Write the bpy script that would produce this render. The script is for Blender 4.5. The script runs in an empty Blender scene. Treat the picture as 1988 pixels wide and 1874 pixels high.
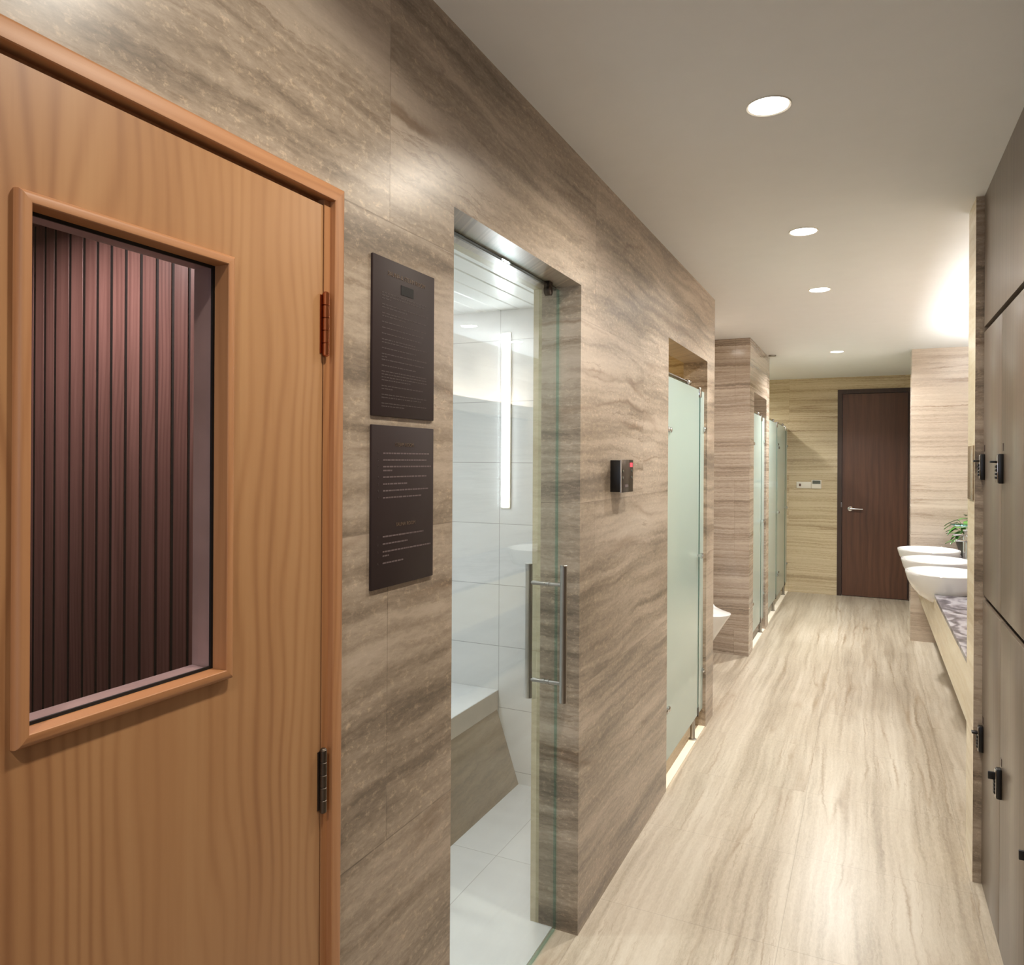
import bpy, bmesh, math, random
from mathutils import Vector, Matrix
random.seed(7)
SC = bpy.context.scene
COL = SC.collection

# ------------------------------------------------------------------ materials
def srgb(r, g, b):
    f = lambda c: (c/255/12.92) if c/255 <= .04045 else ((c/255+.055)/1.055)**2.4
    return (f(r), f(g), f(b), 1)

class NT:
    def __init__(s, name):
        s.m = bpy.data.materials.new(name); s.m.use_nodes = True
        s.t = s.m.node_tree; s.t.nodes.clear()
        s.out = s.t.nodes.new('ShaderNodeOutputMaterial')
    def n(s, typ, **kw):
        nd = s.t.nodes.new('ShaderNode'+typ)
        for k, v in kw.items(): setattr(nd, k, v)
        return nd
    def put(s, sock, v):
        if isinstance(v, bpy.types.NodeSocket): s.t.links.new(v, sock)
        else: sock.default_value = v
    def math(s, op, a, b=0.0, c=None, clamp=False):
        nd = s.n('Math', operation=op); nd.use_clamp = clamp
        s.put(nd.inputs[0], a); s.put(nd.inputs[1], b)
        if c is not None: s.put(nd.inputs[2], c)
        return nd.outputs[0]
    def xyz(s, x=0.0, y=0.0, z=0.0):
        nd = s.n('CombineXYZ')
        s.put(nd.inputs[0], x); s.put(nd.inputs[1], y); s.put(nd.inputs[2], z)
        return nd.outputs[0]
    def pos(s):
        g = s.n('NewGeometry'); sp = s.n('SeparateXYZ')
        s.t.links.new(g.outputs['Position'], sp.inputs[0])
        return sp.outputs
    def noise(s, vec, scale=1.0, detail=4.0, rough=.55, dist=0.0, out=0):
        nd = s.n('TexNoise'); nd.noise_dimensions = '3D'
        s.put(nd.inputs['Vector'], vec); nd.inputs['Scale'].default_value = scale
        nd.inputs['Detail'].default_value = detail; nd.inputs['Roughness'].default_value = rough
        nd.inputs['Distortion'].default_value = dist
        return nd.outputs[out]
    def ramp(s, fac, stops, interp='LINEAR'):
        nd = s.n('ValToRGB'); cr = nd.color_ramp; cr.interpolation = interp
        while len(cr.elements) < len(stops): cr.elements.new(.5)
        for e, (p, c) in zip(cr.elements, stops):
            e.position = p; e.color = c if len(c) == 4 else (*c, 1)
        s.put(nd.inputs[0], fac)
        return nd.outputs[0]
    def mix(s, fac, a, b, mode='MIX'):
        nd = s.n('Mix', data_type='RGBA', blend_type=mode)
        s.put(nd.inputs[0], fac); s.put(nd.inputs[6], a); s.put(nd.inputs[7], b)
        return nd.outputs[2]
    def bsdf(s, color, rough=.5, metal=0.0, bump=None, bstr=.2, bdist=.002, **kw):
        nd = s.n('BsdfPrincipled')
        s.put(nd.inputs['Base Color'], color); s.put(nd.inputs['Roughness'], rough)
        nd.inputs['Metallic'].default_value = metal
        for k, v in kw.items(): s.put(nd.inputs[k], v)
        if bump is not None:
            b = s.n('Bump'); b.inputs['Strength'].default_value = bstr; b.inputs['Distance'].default_value = bdist
            s.put(b.inputs['Height'], bump); s.t.links.new(b.outputs[0], nd.inputs['Normal'])
        s.t.links.new(nd.outputs[0], s.out.inputs[0])
        return nd

def plain(name, rgb, rough=.5, metal=0.0, spec=.5, var=.06, coat=0.0):
    """flat finish with a faint cloudy variation"""
    k = NT(name); p = k.pos()
    n = k.noise(k.xyz(p[0], p[1], p[2]), scale=9, detail=3)
    c = srgb(*rgb)
    col = k.ramp(n, [(.3, tuple(x*(1-var) for x in c[:3])), (.7, tuple(min(1, x*(1+var)) for x in c[:3]))])
    k.bsdf(col, rough, metal, **{'Specular IOR Level': spec, 'Coat Weight': coat})
    return k.m

def stone(name, stops, boff=.5, grain=.17, u='XY', v='Z', tile=(1.22, .604), toff=(0.247, .402), su=.42, sv=5.0, rough=.22, wob=.10,
          vein=(.45, .35, .27), veinamt=.5, speck=.5, mortar=.45, streak=.25, tilevar=1.0, shift=0.0, spec=.5, msize=.0016):
    """vein-cut travertine slabs: every slab is cut from another place of the block"""
    k = NT(name); p = k.pos()
    U = k.math('ADD', p[0], p[1]) if u == 'XY' else p['XYZ'.index(u)]
    V = p['XYZ'.index(v)]
    br = k.n('TexBrick'); br.offset = boff; br.offset_frequency = 2; br.squash = 1
    k.put(br.inputs['Vector'], k.xyz(k.math('ADD', U, toff[0]), k.math('ADD', V, toff[1])))
    br.inputs['Color1'].default_value = (0, 0, 0, 1); br.inputs['Color2'].default_value = (1, 1, 1, 1)
    br.inputs['Mortar'].default_value = (.5, .5, .5, 1)
    br.inputs['Scale'].default_value = 1; br.inputs['Mortar Size'].default_value = msize
    br.inputs['Mortar Smooth'].default_value = .3
    br.inputs['Brick Width'].default_value = tile[0]; br.inputs['Row Height'].default_value = tile[1]
    r = k.math('MULTIPLY', br.outputs[0], tilevar)
    mort = br.outputs[1]
    w1 = k.noise(k.xyz(k.math('MULTIPLY', U, 1.3), k.math('MULTIPLY', V, 1.6), k.math('MULTIPLY_ADD', r, 5.0, shift)), detail=3)
    w2 = k.noise(k.xyz(k.math('MULTIPLY', U, 7.0), k.math('MULTIPLY', V, 9.0), r), detail=3)
    V1 = k.math('MULTIPLY_ADD', k.math('SUBTRACT', w1, .5), wob*2, V)
    V2 = k.math('MULTIPLY_ADD', k.math('SUBTRACT', w2, .5), wob*.30, V1)
    w3 = k.noise(k.xyz(k.math('MULTIPLY', U, 26.0), k.math('MULTIPLY', V, 40.0), r), detail=4, rough=.65)
    V2 = k.math('MULTIPLY_ADD', k.math('SUBTRACT', w3, .5), .022, V2)
    z = k.math('MULTIPLY_ADD', r, 17.0, shift)
    a = k.noise(k.xyz(k.math('MULTIPLY', U, su), k.math('MULTIPLY', V2, sv), z), detail=7, rough=.66)
    b = k.noise(k.xyz(k.math('MULTIPLY', U, su*3.2), k.math('MULTIPLY', V2, sv*7), z), detail=4, rough=.6)
    c = k.noise(k.xyz(k.math('MULTIPLY', U, 1.6), k.math('MULTIPLY', V1, 2.6), z), detail=5, rough=.6)
    val = k.math('ADD', k.math('MULTIPLY', a, .62-streak*.3), k.math('MULTIPLY', b, streak))
    val = k.math('MULTIPLY_ADD', c, .38-streak*.7, val)
    g = k.noise(k.xyz(k.math('MULTIPLY', U, 34), k.math('MULTIPLY', V, 105), z), detail=6, rough=.75)
    val = k.math('MULTIPLY_ADD', k.math('SUBTRACT', g, .5), grain, val)
    col = k.ramp(val, stops)
    # thin dark veins
    d = k.noise(k.xyz(k.math('MULTIPLY', U, su*.9), k.math('MULTIPLY', V2, sv*.75), k.math('ADD', z, 41.0)), detail=3, rough=.5)
    rid = k.math('ABSOLUTE', k.math('SUBTRACT', d, .5))
    vm = k.ramp(rid, [(0, (1, 1, 1)), (.006, (.6, .6, .6)), (.018, (0, 0, 0))])
    d2 = k.noise(k.xyz(k.math('MULTIPLY', U, su*2.2), k.math('MULTIPLY', V2, sv*2.1), k.math('ADD', z, 87.0)), detail=5, rough=.6)
    vm2 = k.ramp(k.math('ABSOLUTE', k.math('SUBTRACT', d2, .5)), [(0, (.7, .7, .7)), (.010, (0, 0, 0))])
    vm = k.mix(1.0, vm, vm2, 'LIGHTEN')
    msk = k.ramp(c, [(.42, (0, 0, 0)), (.62, (1, 1, 1))])
    vf = k.math('MULTIPLY', k.math('MULTIPLY', vm, msk), veinamt)
    col = k.mix(vf, col, k.mix(1.0, col, (*vein, 1), 'MULTIPLY'))
    # pale pitting in the denser bands
    if speck:
        s = k.noise(k.xyz(k.math('MULTIPLY', U, 48), k.math('MULTIPLY', V, 66), r), detail=4, rough=.75)
        sm = k.ramp(s, [(.54, (0, 0, 0)), (.64, (1, 1, 1))])
        sm = k.math('MULTIPLY', k.math('MULTIPLY', sm, k.ramp(a, [(.42, (1, 1, 1)), (.60, (.12, .12, .12))])), speck)
        col = k.mix(sm, col, k.mix(1.0, col, (1.65, 1.62, 1.55, 1), 'MULTIPLY'))
    col = k.mix(k.math('MULTIPLY', mort, mortar), col, k.mix(1.0, col, (.35, .32, .3, 1), 'MULTIPLY'))
    ro = k.math('MULTIPLY_ADD', c, .12, rough-.05)
    k.bsdf(col, ro, bump=k.math('MULTIPLY', mort, -1.0), bstr=.25, bdist=.001, **{'Specular IOR Level': spec})
    return k.m

def wood(name, light, mid, dark, u, v, su=22.0, sv=.8, rough=.35, rings=.55, spec=.5, pore=.25, warp=.5, gscale=14.0):
    """u across the grain, v along it"""
    k = NT(name); p = k.pos()
    ax = lambda s: k.math('ADD', p[0], p[1]) if s == 'XY' else p['XYZ'.index(s)]
    U, V = ax(u), ax(v)
    w = k.noise(k.xyz(k.math('MULTIPLY', U, 3.0), k.math('MULTIPLY', V, .9), 3.3), detail=2)
    U1 = k.math('MULTIPLY_ADD', k.math('SUBTRACT', w, .5), warp*.25, U)
    ph = k.math('MULTIPLY', U1, gscale*6.2832)
    ring = k.math('MULTIPLY_ADD', k.math('SINE', ph), .5, .5)
    ring = k.math('POWER', ring, 2.2)
    amp = k.noise(k.xyz(k.math('MULTIPLY', U, 5.0), k.math('MULTIPLY', V, .8), 8.1), detail=2)
    ring = k.math('MULTIPLY', ring, k.ramp(amp, [(.38, (.12, .12, .12)), (.62, (1, 1, 1))]))
    n = k.noise(k.xyz(k.math('MULTIPLY', U, su), k.math('MULTIPLY', V, sv), 1.7), detail=5, rough=.6)
    f = k.noise(k.xyz(k.math('MULTIPLY', U, 160), k.math('MULTIPLY', V, 5), 1.7), detail=2, rough=.6)
    val = k.math('MULTIPLY_ADD', ring, rings*.55, k.math('MULTIPLY', n, .75))
    val = k.math('MULTIPLY_ADD', k.math('SUBTRACT', f, .5), pore, val)
    col = k.ramp(val, [(.2, srgb(*light)), (.45, srgb(*mid)), (.85, srgb(*dark))])
    k.bsdf(col, rough, bump=f, bstr=.05, bdist=.0005, **{'Specular IOR Level': spec})
    return k.m

def emit(name, rgb, strength):
    k = NT(name); e = k.n('Emission'); e.inputs[0].default_value = (*rgb, 1); e.inputs[1].default_value = strength
    k.t.links.new(e.outputs[0], k.out.inputs[0]); return k.m

def schlick(k, f0=.04):
    g = k.n('NewGeometry'); d = k.n('VectorMath', operation='DOT_PRODUCT')
    k.t.links.new(g.outputs['Normal'], d.inputs[0]); k.t.links.new(g.outputs['Incoming'], d.inputs[1])
    c = k.math('SUBTRACT', 1.0, k.math('ABSOLUTE', d.outputs['Value']), clamp=True)
    return k.math('MULTIPLY_ADD', k.math('POWER', c, 5.0), 1-f0, f0)

def clear_glass(name, tint=(.93, .965, .955), refl=1.0):
    k = NT(name)
    tr = k.n('BsdfTransparent'); tr.inputs[0].default_value = (*tint, 1)
    gl = k.n('BsdfGlossy'); gl.inputs['Roughness'].default_value = .01; gl.inputs[0].default_value = (refl, refl, refl, 1)
    mx = k.n('MixShader')
    k.t.links.new(schlick(k), mx.inputs[0]); k.t.links.new(tr.outputs[0], mx.inputs[1]); k.t.links.new(gl.outputs[0], mx.inputs[2])
    k.t.links.new(mx.outputs[0], k.out.inputs[0]); return k.m

def frosted(name, rgb, trans=.5):
    k = NT(name); c = srgb(*rgb)
    df = k.n('BsdfDiffuse'); df.inputs[0].default_value = c
    tl = k.n('BsdfTranslucent'); tl.inputs[0].default_value = c
    m1 = k.n('MixShader'); m1.inputs[0].default_value = trans
    gl = k.n('BsdfGlossy'); gl.inputs['Roughness'].default_value = .06
    m2 = k.n('MixShader')
    k.t.links.new(df.outputs[0], m1.inputs[1]); k.t.links.new(tl.outputs[0], m1.inputs[2])
    k.t.links.new(schlick(k), m2.inputs[0]); k.t.links.new(m1.outputs[0], m2.inputs[1]); k.t.links.new(gl.outputs[0], m2.inputs[2])
    k.t.links.new(m2.outputs[0], k.out.inputs[0]); return k.m

def white_tile(name, rgb, u, v, tile=(.6, .3), toff=(0, 0), rough=.2, mort=.5):
    k = NT(name); p = k.pos()
    ax = lambda s: k.math('ADD', p[0], p[1]) if s == 'XY' else p['XYZ'.index(s)]
    U, V = ax(u), ax(v)
    br = k.n('TexBrick'); br.offset = 0; br.squash = 1
    k.put(br.inputs['Vector'], k.xyz(k.math('ADD', U, toff[0]), k.math('ADD', V, toff[1])))
    c = srgb(*rgb)
    br.inputs['Color1'].default_value = c; br.inputs['Color2'].default_value = tuple(x*.95 for x in c[:3])+(1,)
    br.inputs['Mortar'].default_value = tuple(x*(1-mort) for x in c[:3])+(1,)
    br.inputs['Scale'].default_value = 1; br.inputs['Mortar Size'].default_value = .0016
    br.inputs['Brick Width'].default_value = tile[0]; br.inputs['Row Height'].default_value = tile[1]
    n = k.noise(k.xyz(k.math('MULTIPLY', U, 2), k.math('MULTIPLY', V, 9), 0), detail=4)
    col = k.mix(1.0, br.outputs[0], k.ramp(n, [(.3, (.93, .93, .93)), (.7, (1, 1, 1))]), 'MULTIPLY')
    k.bsdf(col, rough); return k.m

WALL_STOPS = [(.35, srgb(88, 78, 67)), (.43, srgb(122, 109, 95)), (.49, srgb(154, 139, 122)), (.55, srgb(178, 163, 146)), (.66, srgb(198, 184, 168))]
M = {}
M['wall'] = stone('grey_travertine', WALL_STOPS, rough=.30, wob=.055, sv=4.2, su=.34, streak=.24, veinamt=.8, speck=.9, tilevar=.022, mortar=.35, spec=.4)
M['wall_pale'] = stone('pale_travertine', [(.34, srgb(116, 103, 91)), (.43, srgb(148, 133, 119)), (.50, srgb(171, 156, 141)), (.57, srgb(187, 173, 158)), (.68, srgb(200, 187, 173))],
                       rough=.14, sv=12.0, su=.22, wob=.03, streak=.42, veinamt=.8, speck=.2, shift=9.0, tilevar=.03, mortar=.3, toff=(.3, .402))
M['wall_end'] = stone('honey_travertine', [(.33, srgb(142, 124, 98)), (.43, srgb(174, 155, 124)), (.50, srgb(194, 177, 145)), (.58, srgb(205, 189, 158)), (.70, srgb(214, 200, 172))],
                      rough=.22, sv=13.0, su=.22, wob=.02, streak=.42, veinamt=.9, speck=.15, shift=21.0, tilevar=.05, mortar=.25, toff=(.55, .402))
M['floor'] = stone('floor_travertine', [(.34, srgb(132, 119, 102)), (.42, srgb(160, 147, 129)), (.49, srgb(180, 168, 150)), (.56, srgb(194, 183, 166)), (.68, srgb(208, 199, 184))],
                   boff=0.0, u='Y', v='X', tile=(.617, .6), toff=(-.046, .85), su=.24, sv=5.2, rough=.3, wob=.035, veinamt=.75, vein=(.55, .45, .35), speck=.15, mortar=.3, streak=.30, shift=3.0, tilevar=.006, spec=.4)
M['wall_cream'] = stone('rosy_cream_travertine', [(.32, srgb(150, 133, 118)), (.42, srgb(182, 166, 150)), (.50, srgb(202, 187, 171)), (.58, srgb(213, 200, 185)), (.70, srgb(220, 208, 195))],
                       rough=.12, sv=9.0, su=.18, wob=.02, streak=.3, veinamt=.8, speck=.1, shift=33.0, toff=(.3, .402), tilevar=.03, mortar=.3, spec=.4)
M['stone_trim'] = stone('cream_stone_trim', [(.3, srgb(186, 168, 138)), (.45, srgb(212, 197, 168)), (.6, srgb(228, 216, 190))], u='Y', v='Z', tile=(9, 9), toff=(4, 4), su=.4, sv=6, rough=.2, wob=.05, speck=0, veinamt=.3, shift=5)
M['marble'] = None
k = NT('grey_swirl_marble'); p = k.pos()
w = k.noise(k.xyz(p[0], p[1], p[2]), scale=3.0, detail=4, out=1)
vv = k.n('VectorMath', operation='MULTIPLY_ADD'); k.put(vv.inputs[0], w); vv.inputs[1].default_value = (.30, .30, .3); k.put(vv.inputs[2], k.xyz(k.math('MULTIPLY', p[0], 1.6), k.math('MULTIPLY', p[1], .7), 0.0))
a = k.noise(vv.outputs[0], scale=2.6, detail=4, rough=.5)
b = k.math('MULTIPLY_ADD', k.math('SINE', k.math('MULTIPLY', a, 46.0)), .5, .5)
c2 = k.noise(vv.outputs[0], scale=14, detail=5, rough=.65)
col = k.ramp(k.math('MULTIPLY_ADD', b, .45, k.math('MULTIPLY', c2, .6)), [(.25, srgb(46, 40, 44)), (.42, srgb(92, 84, 90)), (.58, srgb(126, 120, 124)), (.75, srgb(150, 146, 149))])
k.bsdf(col, .3, **{'Specular IOR Level': .3}); M['marble'] = k.m
M['ceiling'] = plain('white_ceiling_paint', (231, 232, 232), .7, var=.01)
M['pine'] = wood('pine_door_wood', (184, 141, 98), (171, 126, 85), (138, 92, 58), 'Y', 'Z', su=10, sv=.5, rough=.4, gscale=38, warp=1.1, rings=.42, pore=.10)
M['pine_trim_v'] = wood('pine_moulding_wood', (184, 134, 92), (172, 120, 78), (140, 90, 54), 'XY', 'Z', su=60, sv=.8, rough=.5, gscale=60, rings=.4, pore=.12)
M['pine_trim_h'] = wood('pine_moulding_wood_across', (184, 134, 92), (172, 120, 78), (140, 90, 54), 'Z', 'XY', su=60, sv=.8, rough=.5, gscale=60, rings=.4, pore=.12)
M['cedar'] = wood('dark_cedar_slats', (150, 116, 108), (124, 93, 86), (88, 62, 57), 'XY', 'Z', su=40, sv=.7, rough=.4, gscale=70, rings=.35, pore=.3)
M['black'] = plain('black_shadow_gap', (12, 9, 8), .7)
M['walnut'] = wood('dark_walnut_veneer', (100, 66, 47), (82, 52, 37), (56, 34, 25), 'XY', 'Z', su=18, sv=.7, rough=.35, gscale=16, rings=.35, warp=.9, pore=.25)
M['walnut_frame'] = wood('dark_walnut_frame_wood', (66, 46, 37), (54, 37, 29), (40, 27, 22), 'XY', 'Z', su=30, sv=.6, rough=.4, gscale=30, rings=.2, pore=.2)
M['laminate'] = wood('grey_brown_laminate', (120, 106, 91), (104, 91, 78), (82, 70, 59), 'XY', 'Z', su=30, sv=.35, rough=.3, gscale=25, rings=.22, pore=.35, warp=.2)
M['lit_lining'] = plain('painted_light_lining_wood', (206, 190, 194), .25, var=.12)  # pale lilac paints the light falling on the sauna window reveal
M['chrome'] = plain('polished_chrome', (205, 205, 205), .12, 1.0, var=.02)
M['steel'] = plain('brushed_steel', (172, 168, 162), .28, 1.0, var=.04)
M['bronze'] = plain('copper_bronze_hinge', (158, 92, 58), .35, 1.0, var=.15)
M['dull_steel'] = plain('weathered_steel_hinge', (112, 102, 92), .45, 1.0, var=.2)
M['black_plastic'] = plain('black_plastic', (16, 14, 13), .35)
M['dark_metal'] = plain('dark_bronze_metal', (70, 60, 52), .3, .9)
M['sign'] = plain('dark_brown_acrylic', (52, 41, 40), .55, spec=.2, var=.03)
M['gold_ink'] = plain('dull_gold_ink', (100, 82, 66), .5, var=.05)
M['grey_ink'] = plain('pale_mauve_ink', (104, 90, 90), .5, var=.05)
M['dim_ink'] = plain('dim_brown_ink', (68, 56, 54), .5, var=.05)
M['white_plastic'] = plain('white_plastic', (226, 220, 208), .4, var=.02)
M['lcd'] = plain('grey_lcd_glass', (88, 92, 84), .15, var=.1)
M['ceramic'] = plain('glazed_white_ceramic', (222, 221, 219), .07, var=.005, coat=.3)
M['marble_white'] = plain('white_marble_sill', (236, 226, 208), .2, var=.03)
M['glass'] = clear_glass('clear_glass')
M['glass_green'] = clear_glass('green_glass_edge', (.55, .80, .76), .6)
M['glass_dark'] = clear_glass('sauna_window_glass', (.90, .86, .84))
M['frost'] = frosted('frosted_mint_glass', (214, 229, 224), .42)
M['frost_edge'] = plain('dark_green_glass_edge', (66, 104, 94), .15, var=.1)
M['steam_wall'] = white_tile('white_steam_wall_tile', (226, 226, 226), 'XY', 'Z', (.6, .2955), (0, -.06), .18)
M['steam_wall_x'] = white_tile('white_steam_end_tile', (226, 226, 226), 'X', 'Z', (.62, .2955), (1.605, -.06), .18, .45)
M['steam_floor'] = white_tile('white_steam_floor_tile', (236, 236, 238), 'X', 'Y', (.6, .9), (1.30, .1), .15, .35)
M['steam_slab'] = plain('white_bench_slab', (240, 240, 242), .2, var=.02)
M['steam_ceiling'] = plain('white_metal_ceiling_strip', (224, 224, 222), .35, var=.02)
M['bench_stone'] = stone('brown_bench_stone', [(.3, srgb(88, 70, 54)), (.42, srgb(116, 95, 74)), (.52, srgb(142, 119, 95)), (.66, srgb(166, 142, 116))], u='Y', v='Z', tile=(9, 9), toff=(4, 4), su=.8, sv=5, rough=.35, wob=.1, speck=0, veinamt=.3, shift=15)
M['beige_edge'] = plain('beige_bench_edge', (206, 193, 182), .25, var=.05)
M['lining'] = stone('cream_lining_edge', [(.3, srgb(160, 150, 122)), (.5, srgb(190, 180, 150)), (.7, srgb(206, 198, 172))], tile=(9, 9), toff=(4, 4), su=.4, sv=6, rough=.25, speck=0, shift=2)
M['led'] = emit('led_tube_white', (.93, .96, 1.0), 9.0)
M['lamp'] = emit('downlight_diffuser', (1.0, .95, .86), 22.0)
M['lamp_cool'] = emit('downlight_diffuser_cool', (1.0, .98, .95), 22.0)
M['sauna_lamp'] = emit('sauna_bulb', (1.0, .72, .62), 7.0)
M['daylight'] = emit('daylit_window_pane', (.74, .83, 1.0), 3.0)
M['red_led'] = emit('red_digit_display', (1.0, .12, .14), 1.2)
M['leaf'] = None
k = NT('glossy_green_leaf'); p = k.pos()
n = k.noise(k.xyz(p[0], p[1], p[2]), scale=22, detail=3)
k.bsdf(k.ramp(n, [(.3, srgb(44, 92, 28)), (.7, srgb(92, 142, 60))]), .35); M['leaf'] = k.m
M['stem'] = plain('green_stem', (90, 112, 52), .5)
M['pot'] = plain('dark_olive_pot', (74, 70, 54), .3, var=.1)
M['soil'] = plain('dark_soil', (40, 30, 22), .9, var=.3)
M['plate_stone'] = stone('brown_stone_plate', [(.3, srgb(108, 92, 72)), (.5, srgb(140, 122, 98)), (.7, srgb(156, 138, 112))], u='Y', v='Z', tile=(9, 9), toff=(4, 4), su=1, sv=30, rough=.2, wob=.02, speck=0, shift=8)

# ------------------------------------------------------------------ mesh helpers
def bx(bm, x0, x1, y0, y1, z0, z1):
    vs = [bm.verts.new((x, y, z)) for x in (x0, x1) for y in (y0, y1) for z in (z0, z1)]
    fs = []
    for f in ((0, 1, 3, 2), (4, 6, 7, 5), (0, 4, 5, 1), (2, 3, 7, 6), (0, 2, 6, 4), (1, 5, 7, 3)):
        fs.append(bm.faces.new([vs[i] for i in f]))
    return vs, fs

def bxb(bm, x0, x1, y0, y1, z0, z1, b=.002, seg=2):
    """a box with rounded edges"""
    t = bmesh.new(); bx(t, x0, x1, y0, y1, z0, z1)
    bmesh.ops.recalc_face_normals(t, faces=t.faces)
    bmesh.ops.bevel(t, geom=list(t.edges), offset=b, segments=seg, affect='EDGES', profile=.5)
    me = bpy.data.meshes.new('t'); t.to_mesh(me); t.free(); bm.from_mesh(me); bpy.data.meshes.remove(me)

def lathe(bm, prof, c, axis='Z', n=32, sx=1.0, sy=1.0, cap=True):
    """prof: (radius, height) pairs about the axis through c; sx, sy squash the ring"""
    rings = []
    for r, h in prof:
        ring = []
        for i in range(n):
            a = 2*math.pi*i/n; p, q = r*math.cos(a)*sx, r*math.sin(a)*sy
            co = {'Z': (p, q, h), 'X': (h, p, q), 'Y': (p, h, q)}[axis]
            ring.append(bm.verts.new((c[0]+co[0], c[1]+co[1], c[2]+co[2])))
        rings.append(ring)
    for a, b in zip(rings, rings[1:]):
        for i in range(n):
            bm.faces.new((a[i], a[(i+1) % n], b[(i+1) % n], b[i]))
    if cap:
        for ring in (rings[0], rings[-1]):
            bm.faces.new(ring)
    return rings

def tube(bm, pts, r, n=12):
    """round bar along a polyline; r a number or one radius per point"""
    pts = [Vector(p) for p in pts]; rs = r if isinstance(r, (list, tuple)) else [r]*len(pts)
    rings = []; nrm = None
    for i, p in enumerate(pts):
        d = (pts[min(i+1, len(pts)-1)]-pts[max(i-1, 0)]).normalized()
        if nrm is None: nrm = d.orthogonal().normalized()
        nrm = (nrm-d*nrm.dot(d)).normalized(); b = d.cross(nrm)
        rings.append([bm.verts.new(p+(nrm*math.cos(2*math.pi*k/n)+b*math.sin(2*math.pi*k/n))*rs[i]) for k in range(n)])
    for a, b in zip(rings, rings[1:]):
        for k in range(n): bm.faces.new((a[k], a[(k+1) % n], b[(k+1) % n], b[k]))
    bm.faces.new(rings[0]); bm.faces.new(rings[-1])

def sweep_frame(bm, y0, y1, z0, z1, prof, X, sides=4):
    """a mitred moulding round the opening y0..y1, z0..z1 on the plane x = X; prof: (outward, proud) pairs"""
    if sides == 4:
        cs = lambda o: [(y0-o, z0-o), (y0-o, z1+o), (y1+o, z1+o), (y1+o, z0-o)]
    else:
        cs = lambda o: [(y0-o, z0), (y0-o, z1+o), (y1+o, z1+o), (y1+o, z0)]
    n = 4; loops = []
    for o, d in prof: loops.append([(X+d, y, z) for y, z in cs(o)])
    np_ = len(prof)
    segs = range(n) if sides == 4 else range(n-1)
    fl = []
    for s in segs:
        e = (s+1) % n
        A = [bm.verts.new(loops[i][s]) for i in range(np_)]; B = [bm.verts.new(loops[i][e]) for i in range(np_)]
        for i in range(np_):
            j = (i+1) % np_
            f = bm.faces.new((A[i], A[j], B[j], B[i])); f.material_index = 0 if s in (0, 2) else 1
            fl.append(f)
        bm.faces.new(A); bm.faces.new(B)
    return fl

def obj(name, bm, mats, parent=None, smooth=False, origin=None, recalc=True):
    """links ONE mesh object; the mesh is given in world space and moved into its parent's space"""
    if recalc: bmesh.ops.recalc_face_normals(bm, faces=bm.faces)
    me = bpy.data.meshes.new(name)
    base = Vector((0, 0, 0))
    q = parent
    while q is not None: base += Vector(q.location); q = q.parent
    if parent is None:
        if origin is None:
            xs = [v.co for v in bm.verts]
            origin = Vector(((min(v.x for v in xs)+max(v.x for v in xs))/2, (min(v.y for v in xs)+max(v.y for v in xs))/2, min(v.z for v in xs)))
        base = Vector(origin)
    bmesh.ops.translate(bm, verts=bm.verts, vec=-base)
    bm.to_mesh(me); bm.free()
    for m in (mats if isinstance(mats, (list, tuple)) else [mats]): me.materials.append(m)
    if smooth:
        for f in me.polygons: f.use_smooth = True
        try: me.set_sharp_from_angle(angle=math.radians(38))
        except Exception: pass
    o = bpy.data.objects.new(name, me); COL.objects.link(o)
    if parent is None: o.location = base
    else: o.parent = parent
    return o

def tag(o, label, cat, group=None, kind=None):
    o['label'] = label; o['category'] = cat
    if group: o['group'] = group
    if kind: o['kind'] = kind
    return o

def thing(name, label, cat, loc, group=None, kind=None):
    o = bpy.data.objects.new(name, None); COL.objects.link(o); o.location = loc
    o.empty_display_size = .05
    return tag(o, label, cat, group, kind)

def struct(name, boxes, mats, label, cat):
    bm = bmesh.new()
    for b in boxes: bx(bm, *b)
    return tag(obj(name, bm, mats, origin=(0, 0, 0)), label, cat, None, 'structure')

def part_box(name, b, mat, parent, bev=0.0, seg=2, smooth=False):
    bm = bmesh.new()
    if bev: bxb(bm, *b, b=bev, seg=seg)
    else: bx(bm, *b)
    return obj(name, bm, mat, parent, smooth=bool(bev) or smooth)

def text_mesh(bm, s, size, y, z, X, align='CENTER', ext=.0004):
    """raised lettering on the plane x = X, read by someone looking toward -x"""
    cu = bpy.data.curves.new('t', 'FONT'); cu.body = s; cu.size = size; cu.align_x = align; cu.align_y = 'CENTER'; cu.extrude = ext
    cu.resolution_u = 2
    o = bpy.data.objects.new('t', cu); COL.objects.link(o)
    bpy.context.view_layer.update()
    dg = bpy.context.evaluated_depsgraph_get()
    me = bpy.data.meshes.new_from_object(o.evaluated_get(dg))
    mt = Matrix(((0, 0, 1, X), (1, 0, 0, y), (0, 1, 0, z), (0, 0, 0, 1)))
    me.transform(mt); bm.from_mesh(me)
    bpy.data.objects.remove(o); bpy.data.curves.remove(cu); bpy.data.meshes.remove(me)

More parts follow.
